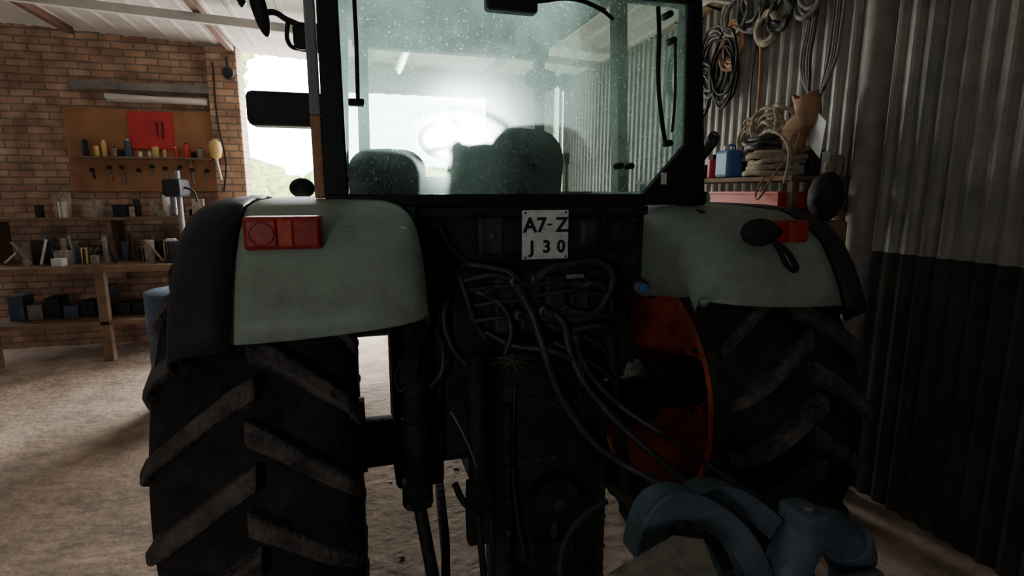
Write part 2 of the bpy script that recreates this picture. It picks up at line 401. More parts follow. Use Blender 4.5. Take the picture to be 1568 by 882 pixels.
# --- cab
C=empty('cab',T)
yr=-.30
poly('rear_pillar_left',[(-.665,yr,1.55),(-.597,yr,1.55),(-.600,yr,2.50),(-.655,yr,2.50)],.07,'black',C,.008,d=(0,1,0))
poly('rear_pillar_right',[(.645,yr,1.55),(.553,yr,1.55),(.525,yr,2.50),(.565,yr,2.50)],.07,'black',C,.008,d=(0,1,0))
bb('rear_sill',-.66,.64,yr-.01,yr+.07,1.553,1.592,'black',C,.006)
poly('rear_corner_gusset',[(.385,yr-.004,1.585),(.565,yr-.004,1.585),(.56,yr-.004,1.775)],.03,'black',C,.002,d=(0,1,0))
bb('rear_header',-.66,.57,yr-.01,yr+.07,2.225,2.52,'black',C,.008)
pane('rear_window_glass',[(-.60,yr+.02,1.59),(.40,yr+.02,1.59),(.555,yr+.02,1.76),(.53,yr+.02,2.24),(-.60,yr+.02,2.24)],'glass_rear',C)
bb('cab_floor_body',-.395,.39,-.25,1.25,1.0,1.55,'black',C,.01)
bb('side_lower_left',-.66,-.60,.0,1.25,1.15,1.58,'black',C,.01)
bb('side_lower_right',.60,.65,.0,1.25,1.15,1.58,'black',C,.01)
for s,nm in ((-1,'left'),(1,'right')):
    bb('sill_'+nm,s*.60,s*.65,yr,1.25,1.56,1.60,'black',C,.005)
    poly('b_pillar_'+nm,[(s*.60,.30,1.56),(s*.60,.38,1.56),(s*.56,.38,2.50),(s*.56,.30,2.50)],.05*1,'black',C,.005,d=(s,0,0))
    poly('a_pillar_'+nm,[(s*.49,1.20,1.2),(s*.55,1.20,1.2),(s*.53,1.15,2.50),(s*.47,1.15,2.50)],.05,'dark',C,.005,d=(0,1,0))
    bb('roof_rail_'+nm,s*.50,s*.57,yr,1.25,2.42,2.50,'lining',C,.008)
    pane('side_glass_'+nm,[(s*.645,yr+.08,1.6),(s*.645,1.18,1.6),(s*.57,1.18,2.42),(s*.57,yr+.08,2.42)],'glass',C)
bb('front_header',-.55,.55,1.13,1.22,2.36,2.50,'dark',C,.01)
bb('front_cowl',-.5,.5,1.12,1.25,1.2,1.62,'black',C,.01)
pane('windshield_glass',[(-.5,1.19,1.6),(.5,1.19,1.6),(.48,1.16,2.42),(-.48,1.16,2.42)],'glass',C)
bb('roof_lining',-.56,.56,yr+.08,1.2,2.50,2.52,'lining',C,.003)
bb('roof_hatch_frame',-.25,.30,.2,.75,2.47,2.50,'dark',C,.01)
bb('roof_panel',-.66,.62,-.42,1.35,2.525,2.64,'mint',C,.04)
bb('wiper_motor_box',-.18,-.02,yr-.06,yr-.012,2.13,2.24,'dark',C,.01)
tube('wiper_arm',[(-.02,yr-.05,2.165),(.10,yr-.04,2.185),(.20,yr-.03,2.165),(.245,yr-.02,2.145)],.006,'black',C)
tube('wiper_blade',[(-.03,yr-.03,2.19),(.10,yr-.015,2.20),(.22,yr-.012,2.17)],.007,'black',C)
tube('window_handle',[(.40,yr-.03,2.19),(.392,yr-.055,2.12),(.395,yr-.06,1.95),(.415,yr-.06,1.83),(.45,yr-.03,1.765)],.0075,'black',C)
tube('gas_strut',[(.475,yr-.02,2.1),(.478,yr-.03,1.9),(.474,yr-.03,1.80)],.005,'black',C)
for i,(x,z) in enumerate(((.455,2.18),(.474,2.10),(.478,1.765),(.333,1.686),(.293,1.686))):
    cyl('glass_bolt_%d'%i,(x,yr-.02,z),(x,yr+.03,z),.011,'black',C)
tube('window_strut_left',[(-.555,yr-.02,2.2),(-.555,yr-.03,2.0),(-.558,yr-.03,1.86)],.006,'black',C)
cyl('strut_bracket',(-.52,yr-.04,2.17),(-.52,yr+.01,2.17),.018,'black',C)
bb('strut_foot',-.585,-.54,yr-.03,yr,1.845,1.865,'black',C,.004)
bb('sticker',.455,.475,yr-.008,yr-.003,1.625,1.665,'white',C,0)
bb('side_door_seal_lower',-.694,-.664,yr+.01,yr+.05,1.58,1.82,'bag',C,.006)
bb('side_door_edge',-.694,-.664,yr+.01,yr+.05,1.82,2.5,'lining',C,.006)
bb('lever_console',.30,.50,.25,.75,1.35,1.60,'black',C,.03)
for i in range(3): cyl('lever_%d'%i,(.36+.04*i,.35+.1*i,1.58),(.35+.04*i,.33+.1*i,1.74),.006,'black',C); cyl('lever_knob_%d'%i,(.35+.04*i,.33+.1*i,1.73),(.35+.04*i,.33+.1*i,1.77),.013,'dark',C)

S=empty('driver_seat',C)
def seatback(nm,cx,y,w,z0,z1,par,lean=.1):
    rows=[]
    n=12
    for k in range(n+1):
        t=k/n; z=z0+(z1-z0)*t
        hw=w/2*(1-.02*t) if t<.75 else w/2*math.sqrt(max(0,1-((t-.75)/.262)**2*.75))
        row=[]
        for j in range(16):
            a=2*math.pi*j/16; ca=math.cos(a); sa=math.sin(a)
            e=.45
            row.append((cx+hw*math.copysign(abs(ca)**e,ca),y+lean*(-t)+.065*(1 if t<.85 else (1-t)/.15*.7+.3)*math.copysign(abs(sa)**e,sa),z))
        rows.append(row)
    bm=bmesh.new(); V=[[bm.verts.new(p) for p in r] for r in rows]
    for i in range(n):
        for j in range(16): bm.faces.new((V[i][j],V[i][(j+1)%16],V[i+1][(j+1)%16],V[i+1][j]))
    bm.faces.new(V[0]); bm.faces.new(V[-1]); bmesh.ops.recalc_face_normals(bm,faces=bm.faces)
    me=bpy.data.meshes.new(nm); bm.to_mesh(me); bm.free(); o=obj(nm,me,'seat',par,True)
    ss=o.modifiers.new('s','SUBSURF'); ss.levels=1; ss.render_levels=1
    return o
seatback('backrest',.10,.30,.38,1.30,1.86,S)
seatback('backrest_lower_bolster',-.08,.34,.22,1.30,1.80,S)
bb('cushion',-.07,.30,.30,.72,1.22,1.36,'seat',S,.04)
bb('headrest_label',.155,.235,.14,.16,1.665,1.70,'black',S,.008)
bb('seat_pedestal',.0,.22,.35,.65,1.0,1.24,'black',S,.02)
seatback('companion_backrest',-.45,.22,.30,1.45,1.765,S,.03)
bb('companion_cushion',-.58,-.34,.2,.5,1.40,1.50,'seat',S,.03)
cxs,cys,czs=-.05,.90,1.86
SW=empty('steering_wheel',C)
pts=[]
for i in range(24):
    a=2*math.pi*i/24; u=.185*math.cos(a); v=.185*math.sin(a)
    pts.append((cxs+u,cys+v*math.cos(math.radians(38)),czs+v*math.sin(math.radians(38))))
tube('wheel_rim',pts,.013,'black',SW,True)
for a in (90,210,330):
    a=math.radians(a); u=.18*math.cos(a); v=.18*math.sin(a)
    cyl('spoke_%d'%int(math.degrees(a)),(cxs,cys+.02,czs-.02),(cxs+u,cys+v*.788,czs+v*.616),.009,'black',SW)
cyl('steering_column',(cxs,cys+.01,czs-.01),(cxs,1.1,1.5),.035,'black',SW)
bb('dashboard',-.22,.14,1.0,1.13,1.5,1.68,'black',C,.03)
cyl('gear_lever',(.28,.75,1.4),(.25,.78,1.72),.009,'black',C); cyl('gear_knob',(.25,.78,1.71),(.249,.781,1.76),.022,'black',C)
e=empty('interior_mirror',C)
obj('mirror_body',blob('mb',(.465,1.02,2.215),(.105,.03,.062),3,0),'dark',e,True)
tube('mirror_stem',[(.49,1.02,2.23),(.56,1.08,2.24),(.58,1.12,2.28)],.012,'black',e)
obj('fan_body',blob('fb',(.62,1.04,2.215),(.055,.03,.05),3,0),'black',e,True)
e=empty('side_mirror',T)
o=obj('mirror_shell',blob('ms',(0,0,0),(.03,.035,.12),3,0),'black',e,True); o.location=(-.905,.45,2.32); o.rotation_euler=(0,math.radians(-12),0)
o=obj('mirror_shell_small',blob('ms',(0,0,0),(.018,.03,.055),3,0),'black',e,True); o.location=(-.965,.45,2.36)
tube('mirror_arm',[(-.90,.46,2.28),(-.86,.46,2.30),(-.80,.44,2.27),(-.72,.42,2.24),(-.60,.36,2.22)],.012,'black',e)
tube('mirror_arm_lower',[(-.80,.44,2.27),(-.80,.44,2.18),(-.76,.42,2.16),(-.60,.36,2.15)],.009,'black',e)
bb('mirror_bracket',-.78,-.62,.36,.42,2.15,2.25,'black',e,.02)
tube('mirror_clamp',[(-.95,.45,2.32),(-.98,.45,2.34),(-.98,.45,2.40)],.008,'black',e)
bb('air_intake_box',-1.0,-.66,.56,.70,1.878,2.02,'rubber_black',T,.025)
cyl('air_intake_bracket',(-.72,.62,1.90),(-.72,.62,1.50),.015,'black',T)
obj('front_work_lamp',blob('fl',(-.80,.6,1.615),(.055,.05,.045),3,.0),'black',T,True)

P=empty('rear_panel',T)
bb('panel_back',-.385,.40,-.30,-.24,1.22,1.555,'cast',P,.01)
bb('panel_recess_frame_top',-.385,.40,-.325,-.30,1.52,1.552,'dark',P,.006)
bb('panel_box_left',-.21,-.125,-.345,-.30,1.40,1.52,'caststeel',P,.01)
cyl('panel_key_switch',(-.165,-.355,1.462),(-.165,-.34,1.462),.009,'fit',P)
bb('panel_step',-.125,.215,-.33,-.30,1.395,1.51,'rubber_black',P,.015)
bb('panel_box_right',.14,.215,-.345,-.30,1.415,1.51,'caststeel',P,.015)
bb('socket_box',.245,.32,-.36,-.29,1.43,1.505,'rubber_black',P,.012)
bb('socket_lid',.25,.33,-.375,-.355,1.45,1.50,'rubber_black',P,.008)
bb('side_bracket_left',-.375,-.36,-.36,-.30,1.32,1.45,'caststeel',P,.004)
bb('side_bracket_foot',-.375,-.33,-.37,-.30,1.31,1.33,'caststeel',P,.004)
for i,(x,z) in enumerate(((-.34,1.50),(-.34,1.36),(-.28,1.44),(.36,1.50),(.36,1.36),(.28,1.38))): cyl('panel_bolt_%d'%i,(x,-.308,z),(x,-.298,z),.010,'caststeel',P,seg=6)
tube('wire_left',[(-.33,-.33,1.50),(-.32,-.36,1.46),(-.29,-.35,1.42),(-.26,-.34,1.39),(-.24,-.36,1.37)],.004,'hose',P)
cyl('blue_cap',(.355,-.40,1.275),(.355,-.36,1.275),.017,'bluep',P); cyl('blue_cap_ring',(.355,-.375,1.275),(.355,-.355,1.275),.023,'fit',P)
cyl('blue_cap_stem',(.355,-.36,1.275),(.355,-.24,1.275),.012,'dark',P)
cyl('fender_grommet',(.515,-.475,1.522),(.515,-.44,1.53),.013,'black',P)
N=empty('number_plate',T)
bb('plate',-.070,.088,-.362,-.355,1.383,1.541,'plate',N,.002)
def glyph(ch,x,z,sz):
    cu=bpy.data.curves.new('glyph_'+ch,'FONT'); cu.body=ch; cu.size=sz; cu.extrude=.0012; cu.align_x='CENTER'; cu.offset=.0016
    cu.materials.append(M['ink']); o=bpy.data.objects.new('glyph_'+ch,cu); col.objects.link(o); o.parent=N
    o.location=(x,-.364,z); o.rotation_euler=(math.radians(90),0,0); return o
for ch,x in (('A',-.045),('7',-.006),('Z',.064)): glyph(ch,x,1.472,.066)
for ch,x in (('J',-.038),('3',.012),('0',.062)): glyph(ch,x,1.405,.056)
bb('plate_dash',.014,.030,-.3655,-.362,1.492,1.498,'ink',N,0)
for i,(x,z) in enumerate(((-.060,1.533),(.078,1.533),(-.060,1.390),(.078,1.390))):
    cyl('plate_screw_%d'%i,(x,-.366,z),(x,-.360,z),.0035,'dark',N,seg=10)

H=empty('hydraulic_valves',T)
bb('valve_block_top',-.25,.22,-.34,-.24,1.24,1.345,'cast',H,.012)
bb('valve_block_low',-.20,.16,-.37,-.24,1.13,1.24,'cast',H,.012)
for i in range(4): bb('valve_slice_%d'%i,-.17+.085*i,-.10+.085*i,-.395,-.30,1.15,1.33,'caststeel',H,.01)
bb('valve_mount_left',-.30,-.20,-.37,-.28,1.06,1.36,'cast',H,.01)
bb('valve_mount_right',.17,.25,-.36,-.28,1.06,1.34,'cast',H,.01)
for i,(x,z) in enumerate(((-.115,1.325),(-.045,1.33),(-.10,1.215),(-.02,1.225),(.06,1.22),(.10,1.30),(-.19,1.29))):
    cyl('coupler_%d'%i,(x,-.43,z),(x,-.32,z),.020,'caststeel',H); cyl('coupler_ring_%d'%i,(x,-.435,z),(x,-.415,z),.014,'fit' if i<4 else 'dark',H)
    cyl('coupler_core_%d'%i,(x,-.44,z),(x,-.43,z),.009,'black',H)
for i,(a,b) in enumerate((((-.26,1.30),(.16,1.30)),((-.24,1.25),(-.02,1.25)),((-.24,1.20),(.0,1.205)),((-.27,1.33),(-.05,1.27)),((-.05,1.27),(.22,1.26)))):
    tube('pipe_%d'%i,[(a[0],-.40,a[1]),((a[0]+b[0])/2,-.415,a[1]+.012),(b[0],-.40,b[1])],.008,'hose',H)
bb('hose_label',.06,.12,-.425,-.412,1.325,1.338,'dust',H,.002)
hoses=[
 [(-.27,-.33,1.36),(-.25,-.38,1.375),(-.18,-.40,1.365),(-.12,-.42,1.345),(-.115,-.43,1.33)],
 [(-.045,-.43,1.33),(-.02,-.45,1.355),(.07,-.43,1.37),(.19,-.41,1.365),(.225,-.41,1.33),(.21,-.41,1.26),(.15,-.42,1.20),(.06,-.42,1.19),(-.02,-.40,1.20)],
 [(-.11,-.43,1.31),(-.07,-.45,1.23),(-.045,-.48,1.14),(-.01,-.50,1.02),(.05,-.52,.90),(.13,-.55,.80),(.24,-.62,.73),(.35,-.75,.70),(.45,-.95,.70),(.46,-1.05,.74)],
 [(-.02,-.43,1.225),(.03,-.45,1.20),(.055,-.47,1.10),(.09,-.50,1.01),(.17,-.55,.90),(.27,-.62,.80),(.36,-.72,.73),(.50,-.85,.66),(.56,-.98,.70)],
 [(.06,-.43,1.22),(.12,-.43,1.21),(.20,-.41,1.19),(.26,-.38,1.17),(.30,-.33,1.10)],
 [(-.28,-.38,1.34),(-.26,-.40,1.27),(-.24,-.40,1.20),(-.20,-.39,1.14)],
 [(.10,-.43,1.30),(.14,-.45,1.31),(.19,-.42,1.29),(.23,-.40,1.24),(.24,-.38,1.18)],
 [(.04,-.42,1.16),(.14,-.44,1.12),(.22,-.40,1.06),(.27,-.36,1.00),(.28,-.3,.9)],
 [(.02,-.42,1.12),(.10,-.46,1.07),(.2,-.45,1.0),(.26,-.42,.93),(.27,-.35,.85)],
 [(-.36,-.33,1.18),(-.34,-.40,1.12),(-.36,-.42,1.03),(-.42,-.42,1.0)],
 [(-.25,-.39,1.30),(-.20,-.41,1.28),(-.15,-.43,1.24),(-.13,-.44,1.17),(-.15,-.44,1.10)],
 [(.00,-.41,1.18),(.06,-.42,1.15),(.15,-.43,1.165),(.24,-.40,1.14),(.31,-.36,1.08),(.35,-.34,1.0)],
 [(-.20,-.39,1.16),(-.12,-.43,1.12),(-.02,-.48,1.11),(.05,-.48,1.08),(.12,-.48,1.03),(.20,-.42,.96)],
 [(-.30,-.36,1.30),(-.33,-.38,1.22),(-.31,-.40,1.12),(-.26,-.40,1.05),(-.22,-.40,.95)],
 [(.06,-.5,1.16),(.10,-.5,1.05),(.20,-.54,.93),(.30,-.62,.86),(.42,-.75,.78),(.52,-.9,.72)],
]
for i,h in enumerate(hoses):
    tube('hydraulic_hose_%d'%i,h,.0125 if i in(1,2,3) else .009,'hose',H)
    if i in (1,2,3,4,6,14):   # crimped end fittings
        a=Vector(h[0]); b=Vector(h[1]); d=(b-a).normalized(); cyl('hose_ferrule_%d'%i,a,a+d*.035,.0165 if i in(1,2,3) else .013,'caststeel',H,seg=12)
for k in range(11):
    tube('chain_link_%d'%k,ring(.085+.004*math.sin(k),-.50,1.07-.019*k,.008,8,'xz' if k%2 else 'yz',0,1.5),.0022,'caststeel',H,True,4)
for k in range(22):
    x=-.13+random.gauss(0,.04); a=random.uniform(0,3.14)
    d=Vector((math.cos(a)*.04,random.uniform(-.02,.02),math.sin(a)*.025))
    c0=Vector((x,-.47,1.075+random.uniform(-.01,.02)))
    tube('straw_%d'%k,[c0-d,c0+Vector((0,0,.006)),c0+d],.0009,'straw',H,False,3)

G=empty('rear_axle_and_linkage',T)
bb('transmission_upper',-.27,.27,-.30,.55,.80,1.24,'cast',G,.03)
bb('transmission_lower',-.19,.19,-.36,1.3,.42,.90,'cast',G,.04)
bb('pto_housing',-.165,.175,-.46,-.2,.36,1.06,'cast',G,.03)
bb('pto_cover_plate',-.12,.13,-.475,-.455,.72,.96,'cast',G,.02)
cyl('pto_guard',(0,-.53,.62),(0,-.46,.62),.075,'cast',G); cyl('pto_stub',(0,-.56,.62),(0,-.52,.62),.022,'caststeel',G)
bb('hitch_clevis',-.06,.07,-.52,-.43,.38,.47,'cast',G,.01); cyl('hitch_pin',(.005,-.49,.34),(.005,-.49,.56),.015,'caststeel',G)
bb('drawbar_frame',-.165,.175,-.43,-.20,.16,.45,'cast',G,.02)
bb('drawbar_cheek_left',-.175,-.15,-.52,-.30,.25,.95,'cast',G,.008)
bb('drawbar_cheek_right',.15,.175,-.52,-.30,.25,.95,'cast',G,.008)
for i in range(5): cyl('pto_cover_bolt_%d'%i,(-.10+.052*i,-.485,.93),(-.10+.052*i,-.47,.93),.009,'caststeel',G,seg=6)
for i in range(5): cyl('pto_cover_bolt_low_%d'%i,(-.10+.052*i,-.485,.75),(-.10+.052*i,-.47,.75),.009,'caststeel',G,seg=6)
for s in (-1,1):
    for k in range(6): cyl('cheek_bolt_%d_%d'%(s,k),(s*.163,-.535,.32+.11*k),(s*.163,-.515,.32+.11*k),.009,'caststeel',G,seg=6)
bb('lift_housing_left',-.42,-.15,-.34,-.05,.70,1.22,'cast',G,.03)
bb('lift_housing_rib_a',-.36,-.34,-.37,-.33,.74,1.18,'cast',G,.006)
bb('lift_housing_rib_b',-.20,-.18,-.37,-.33,.74,1.18,'cast',G,.006)
bb('lift_housing_right',.15,.27,-.30,-.05,.75,1.22,'cast',G,.03)
cyl('rockshaft',(-.45,-.30,1.14),(.30,-.30,1.14),.04,'cast',G)
cyl('axle_tube_left',(-.62,0,.655),(-.2,0,.655),.095,'cast',G)
cyl('axle_tube_right',(.60,0,.72),(.2,0,.70),.095,'cast',G)
cyl('axle_flange_left',(-.615,0,.69),(-.58,0,.69),.14,'cast',G)
cyl('axle_flange_right',(.60,0,.74),(.57,0,.74),.14,'cast',G)
bb('axle_bracket_left',-.48,-.30,-.12,.12,.50,1.20,'cast',G,.02)
bb('axle_bracket_right',.24,.33,-.12,.12,.50,1.20,'cast',G,.02)
band('lift_arm_left',[(-.30,-.2,1.16),(-.38,-.35,1.17),(-.44,-.45,1.12),(-.46,-.48,1.04)],.05,.09,'cast',G,wdir=(1,0,0))
band('lift_arm_right',[(.26,-.2,1.14),(.28,-.35,1.15),(.27,-.42,1.11),(.26,-.44,1.04)],.05,.08,'cast',G,wdir=(1,0,0))
cyl('lift_cylinder_left',(-.435,-.45,1.12),(-.435,-.45,.66),.036,'cast',G)
cyl('lift_cylinder_collar',(-.435,-.45,.72),(-.435,-.45,.64),.047,'cast',G)
cyl('lift_cylinder_neck',(-.435,-.45,.92),(-.435,-.45,.86),.045,'cast',G)
bb('lift_cylinder_nut',-.475,-.395,-.49,-.41,.64,.665,'caststeel',G,.008)
cyl('lift_rod_left',(-.435,-.45,.66),(-.385,-.52,.30),.020,'dark',G)
cyl('lift_rod_right_post',(.24,-.38,1.12),(.25,-.52,.60),.020,'cast',G)
tube('release_hook',[(-.47,-.42,1.10),(-.49,-.45,1.04),(-.475,-.47,1.02),(-.455,-.46,1.05)],.004,'hose',G)
cyl('top_link_rod',(-.24,-.42,1.10),(-.245,-.47,.66),.030,'cast',G)
band('top_link_fork',[(-.245,-.47,.70),(-.25,-.48,.60),(-.25,-.49,.50)],.075,.05,'cast',G,wdir=(1,0,0))
cyl('check_rod_a',(-.255,-.50,.60),(-.235,-.53,.28),.011,'dark',G)
cyl('check_rod_b',(-.215,-.50,.60),(-.205,-.53,.28),.009,'dark',G)
tube('control_rod',[(-.325,-.45,.93),(-.30,-.47,.88),(-.262,-.48,.78),(-.245,-.49,.70)],.004,'fit',G)
tube('side_chain',[(-.31,-.40,.66),(-.29,-.45,.62),(-.26,-.48,.60)],.011,'dark',G)
band('lower_link_left',[(-.30,.05,.42),(-.33,-.3,.36),(-.38,-.60,.30),(-.42,-.85,.28)],.03,.09,'cast',G,wdir=(1,0,0))
band('lower_link_right',[(.24,.1,.55),(.26,-.3,.60),(.27,-.7,.66),(.25,-1.0,.68)],.04,.07,'cast',G,wdir=(1,0,0))
tube('brake_pipe',[(-.13,-.48,1.0),(-.14,-.5,.7),(-.10,-.5,.4)],.005,'hose',G)
F=empty('hood_and_front_axle',T)
bb('hood',-.33,.33,1.25,3.0,.95,1.50,'mint',F,.06)
bb('front_weight_carrier',-.3,.3,2.9,3.15,.65,.95,'dark',F,.03)
bb('engine_block',-.22,.22,1.25,2.9,.55,.97,'cast',F,.03)
cyl('front_axle_beam',(-.7,2.35,.52),(.7,2.35,.52),.06,'cast',F)
for s,nm in ((-1,'left'),(1,'right')):
    lathe('front_tyre_'+nm,[(-.13,.30),(-.155,.36),(-.155,.44),(-.12,.50),(0,.52),(.12,.50),(.155,.44),(.155,.36),(.13,.30)],(s*.78,2.35,.52),'x','tyre',F,48)
    lathe('front_rim_'+nm,[(-.14,.31),(-.1,.28),(s*.02,.26),(s*.04,.12),(s*.04,.001)],(s*.78,2.35,.52),'x','rim',F,32)
e=empty('rear_work_lamp',T)
o=obj('lamp_body',blob('lb',(0,0,0),(.062,.035,.042),3,.01),'rubber_black',e,True); o.location=(.575,-.67,1.48)
cyl('lamp_neck',(.60,-.67,1.483),(.66,-.645,1.478),.018,'rubber_black',e)
tube('lamp_handle',[(.60,-.68,1.465),(.625,-.69,1.445),(.645,-.69,1.435),(.69,-.69,1.39),(.70,-.69,1.365),(.675,-.69,1.373),(.635,-.69,1.425),(.62,-.69,1.45)],.008,'rubber_black',e)

# ------------------------------------------------------------------ mounted implement (bottom right)
I=empty('plough_headstock')
fa=smoothpts([(-.035,-1.1,.84),(-.025,-1.1,.90),(.0,-1.1,.945),(.05,-1.1,.952),(.11,-1.1,.92),(.18,-1.1,.86),(.235,-1.1,.78),(.268,-1.1,.70),(.28,-1.1,.58)])
ra=smoothpts([(.125,-1.02,.82),(.135,-1.02,.87),(.165,-1.02,.90),(.22,-1.02,.895),(.28,-1.02,.862),(.37,-1.02,.782),(.44,-1.02,.70),(.475,-1.02,.60),(.48,-1.02,.52)])
band('curved_arm_front',fa,.075,.045,'blue',I,.008)
band('curved_arm_front_rib',[p+Vector((0,-.036,.004)) for p in fa],.010,.062,'blue',I,.003)
band('curved_arm_rear',ra,.075,.04,'blue',I,.008)
band('curved_arm_rear_rib',[p+Vector((0,-.036,.004)) for p in ra],.010,.056,'blue',I,.003)
bb('cross_web',.0,.46,-1.06,-1.01,.50,.66,'blue',I,.01)
poly('coupling_plate',[(-.195,-1.27,.950),(-.02,-1.20,.946),(.035,-1.22,.940),(.0,-1.31,.940),(-.10,-1.36,.942)],.018,'dust',I,.003,d=(0,0,-1))
poly('coupling_plate_flange',[(-.21,-1.275,.932),(-.02,-1.185,.928),(.055,-1.21,.922),(.02,-1.33,.922),(-.10,-1.40,.924),(-.20,-1.36,.92)],.05,'blue',I,.008,d=(0,0,-1))
poly('plate_bracket',[(.02,-1.22,.90),(.05,-1.05,.60),(-.02,-1.05,.50),(-.10,-1.24,.90)],.03,'blue',I,.005,d=(1,0,0))
tube('elbow_pipe',smoothpts([(.33,-1.12,.62),(.35,-1.11,.72),(.41,-1.09,.785),(.50,-1.07,.78),(.58,-1.06,.715),(.62,-1.05,.62),(.62,-1.05,.5)],3),.052,'blue',I)
cyl('pipe_collar',(.575,-1.06,.73),(.605,-1.055,.675),.062,'blue',I)
bb('bolt_block',.375,.445,-1.13,-1.04,.82,.862,'blue',I,.008)
cyl('bolt_head',(.405,-1.10,.86),(.405,-1.10,.878),.018,'fit',I,seg=6)
bb('base_beam',-.1,.68,-1.14,-1.0,.40,.54,'blue',I,.015)
bb('rear_beam_plate',.05,.60,-1.16,-1.13,.50,.70,'blue',I,.01)
for i,x in enumerate((-.02,.58)):
    bb('support_leg_%d'%i,x-.03,x+.03,-1.1,-1.04,0.01,.45,'blue',I,.006); bb('foot_plate_%d'%i,x-.07,x+.07,-1.14,-1.0,0,.012,'blue',I,.003)
tube('implement_hose',[(-.19,-1.1,.70),(-.18,-1.02,.80),(-.12,-.97,.845),(-.03,-.93,.86)],.008,'hose',I)

# ------------------------------------------------------------------ left: brick wall fittings
e=empty('wall_tube_lamp'); cyl('tube',(-2.9,YF-.04,2.535),(-1.99,YF-.04,2.505),.028,'white',e); bb('back',-2.9,-1.99,YF-.02,YF+.045,2.49,2.55,'white',e)
bb('wall_front_lintel',-3.2,-1.975,YF-.02,YF+.045,2.60,2.68,'conc',None,.005)
e=empty('tool_board'); bb('panel',-3.3,-1.98,YF+.01,YF+.045,1.60,2.42,'board',e,.004)
bb('red_panel',-2.74,-2.34,YF-.01,YF+.01,2.03,2.40,'redp',e,.004)
for i in range(2): cyl('hung_tool_%d'%i,(-2.48+.05*i,YF-.03,2.30),(-2.48+.05*i,YF-.03,2.15-.02*(i%2)),.006,'dark',e)
for i in range(9):
    x=-3.1+.13*i+random.uniform(-.03,.03); z=random.uniform(1.80,1.86); L=random.uniform(.08,.2)
    cyl('spanner_%d'%i,(x,YF-.005,z),(x+random.uniform(-.02,.02),YF-.005,z-L),.010,random.choice(['dark','fit','pole']),e); cyl('spanner_head_%d'%i,(x,YF-.015,z),(x,YF+.008,z),.022,'dark',e)
e=empty('wall_shelf'); bb('plank',-3.2,-1.99,YF-.14,YF+.005,1.925,1.945,'wood',e,.003); bb('bracket',-2.2,-2.18,YF-.10,YF+.005,1.84,1.925,'wood',e)
e=empty('spray_cans')
x=-3.12
while x<-2.08:
    h=random.uniform(.05,.16); r=random.uniform(.016,.034); m=random.choice(['white','dust','redp','rope','dark','yellow','greyblue'])
    cyl('can',(x,YF-.06,1.946),(x,YF-.06,1.945+h),r,m,e); cyl('cap',(x,YF-.06,1.945+h),(x,YF-.06,1.96+h),r*.5,random.choice(['white','dark','redp']),e)
    x+=random.uniform(.05,.12)
e=empty('hanging_yellow_funnel'); lathe('funnel',[(0,.01),(.02,.05),(.10,.065),(.17,.055),(.2,.02)],(-1.93,YF-.15,1.93),'z','yellow',e,20); cyl('spout',(-1.93,YF-.15,1.94),(-1.90,YF-.15,1.72),.012,'white',e)
tube('funnel_hook',[(-1.93,YF-.15,2.12),(-1.93,YF-.12,2.18),(-1.93,YF-.06,2.18)],.004,'dark',e)
e=empty('pier_gauge'); cyl('dial',(-1.76,YF-.12,2.80),(-1.76,YF-.06,2.80),.055,'dark',e); cyl('stem',(-1.76,YF-.09,2.85),(-1.76,YF-.09,2.96),.015,'dark',e)
e=empty('pier_cable'); tube('cable',[(-1.90,YF-.08,2.9),(-1.90,YF-.08,2.3),(-1.86,YF-.08,1.9),(-1.90,YF-.08,1.6)],.008,'dark',e)
e=empty('workbench')
bb('top',-3.9,-1.98,YF-.75,YF-.0,.86,.92,'wood',e,.005)
for i,x in enumerate((-3.8,-2.9,-2.05)):
    bb('leg_%d'%i,x-.04,x+.04,YF-.7,YF-.62,0,.86,'wood',e)
bb('under_shelf',-3.85,-2.0,YF-.7,YF-.05,.35,.39,'wood',e)
bb('riser_shelf',-3.9,-1.98,YF-.35,YF-.0,1.32,1.35,'wood',e)
for i,x in enumerate((-3.88,-2.9,-2.0)): bb('riser_post_%d'%i,x-.02,x+.02,YF-.34,YF-.02,.92,1.32,'wood',e)
for i in range(60):
    x=-3.8+random.random()*1.75; y=YF-.65+random.random()*.5; h=random.uniform(.04,.26); r=random.uniform(.015,.06)
    m=random.choice(['white','dark','dark','dark','dust','dust','pole','yellow','greyblue','rope'])
    if i%3==1: cyl('tin_%d'%i,(x,y,.92),(x,y,.92+h),r,m,e)
    elif i%3==2: cyl('rod_%d'%i,(x,y,.93),(x+random.uniform(-.15,.15),y,.95+h),.012,m,e)
    else: box('carton_%d'%i,(x,y,.92+h/2),(r*2.4,r*2,h),m,e,.004,rot=(0,0,random.uniform(-30,30)))
for i in range(22):
    x=-3.75+random.random()*1.7; h=random.uniform(.05,.25); m=random.choice(['white','dark','dark','dust','pole','rope'])
    if i%2: cyl('jar_%d'%i,(x,YF-.18,1.35),(x,YF-.18,1.35+h),random.uniform(.02,.05),m,e)
    else: box('tin_box_%d'%i,(x,YF-.2,1.35+h/2),(random.uniform(.04,.14),.12,h),m,e,.004,rot=(0,0,random.uniform(-20,20)))
for i in range(12):
    x=-3.7+i*.145; h=random.uniform(.1,.3); m=random.choice(['dark','dark','greyblue','rope','pole','dust'])
    box('crate_%d'%i,(x,YF-.35,.39+h/2),(.12,.2,h),m,e,.004)
cyl('drill_column',(-2.22,YF-.50,.92),(-2.22,YF-.50,1.80),.028,'pole',e); bb('drill_base',-2.36,-2.10,YF-.68,YF-.36,.92,.95,'dark',e,.01)
bb('drill_head',-2.30,-2.14,YF-.72,YF-.38,1.55,1.72,'dark',e,.03); cyl('drill_quill',(-2.22,YF-.66,1.56),(-2.22,YF-.66,1.38),.02,'fit',e)
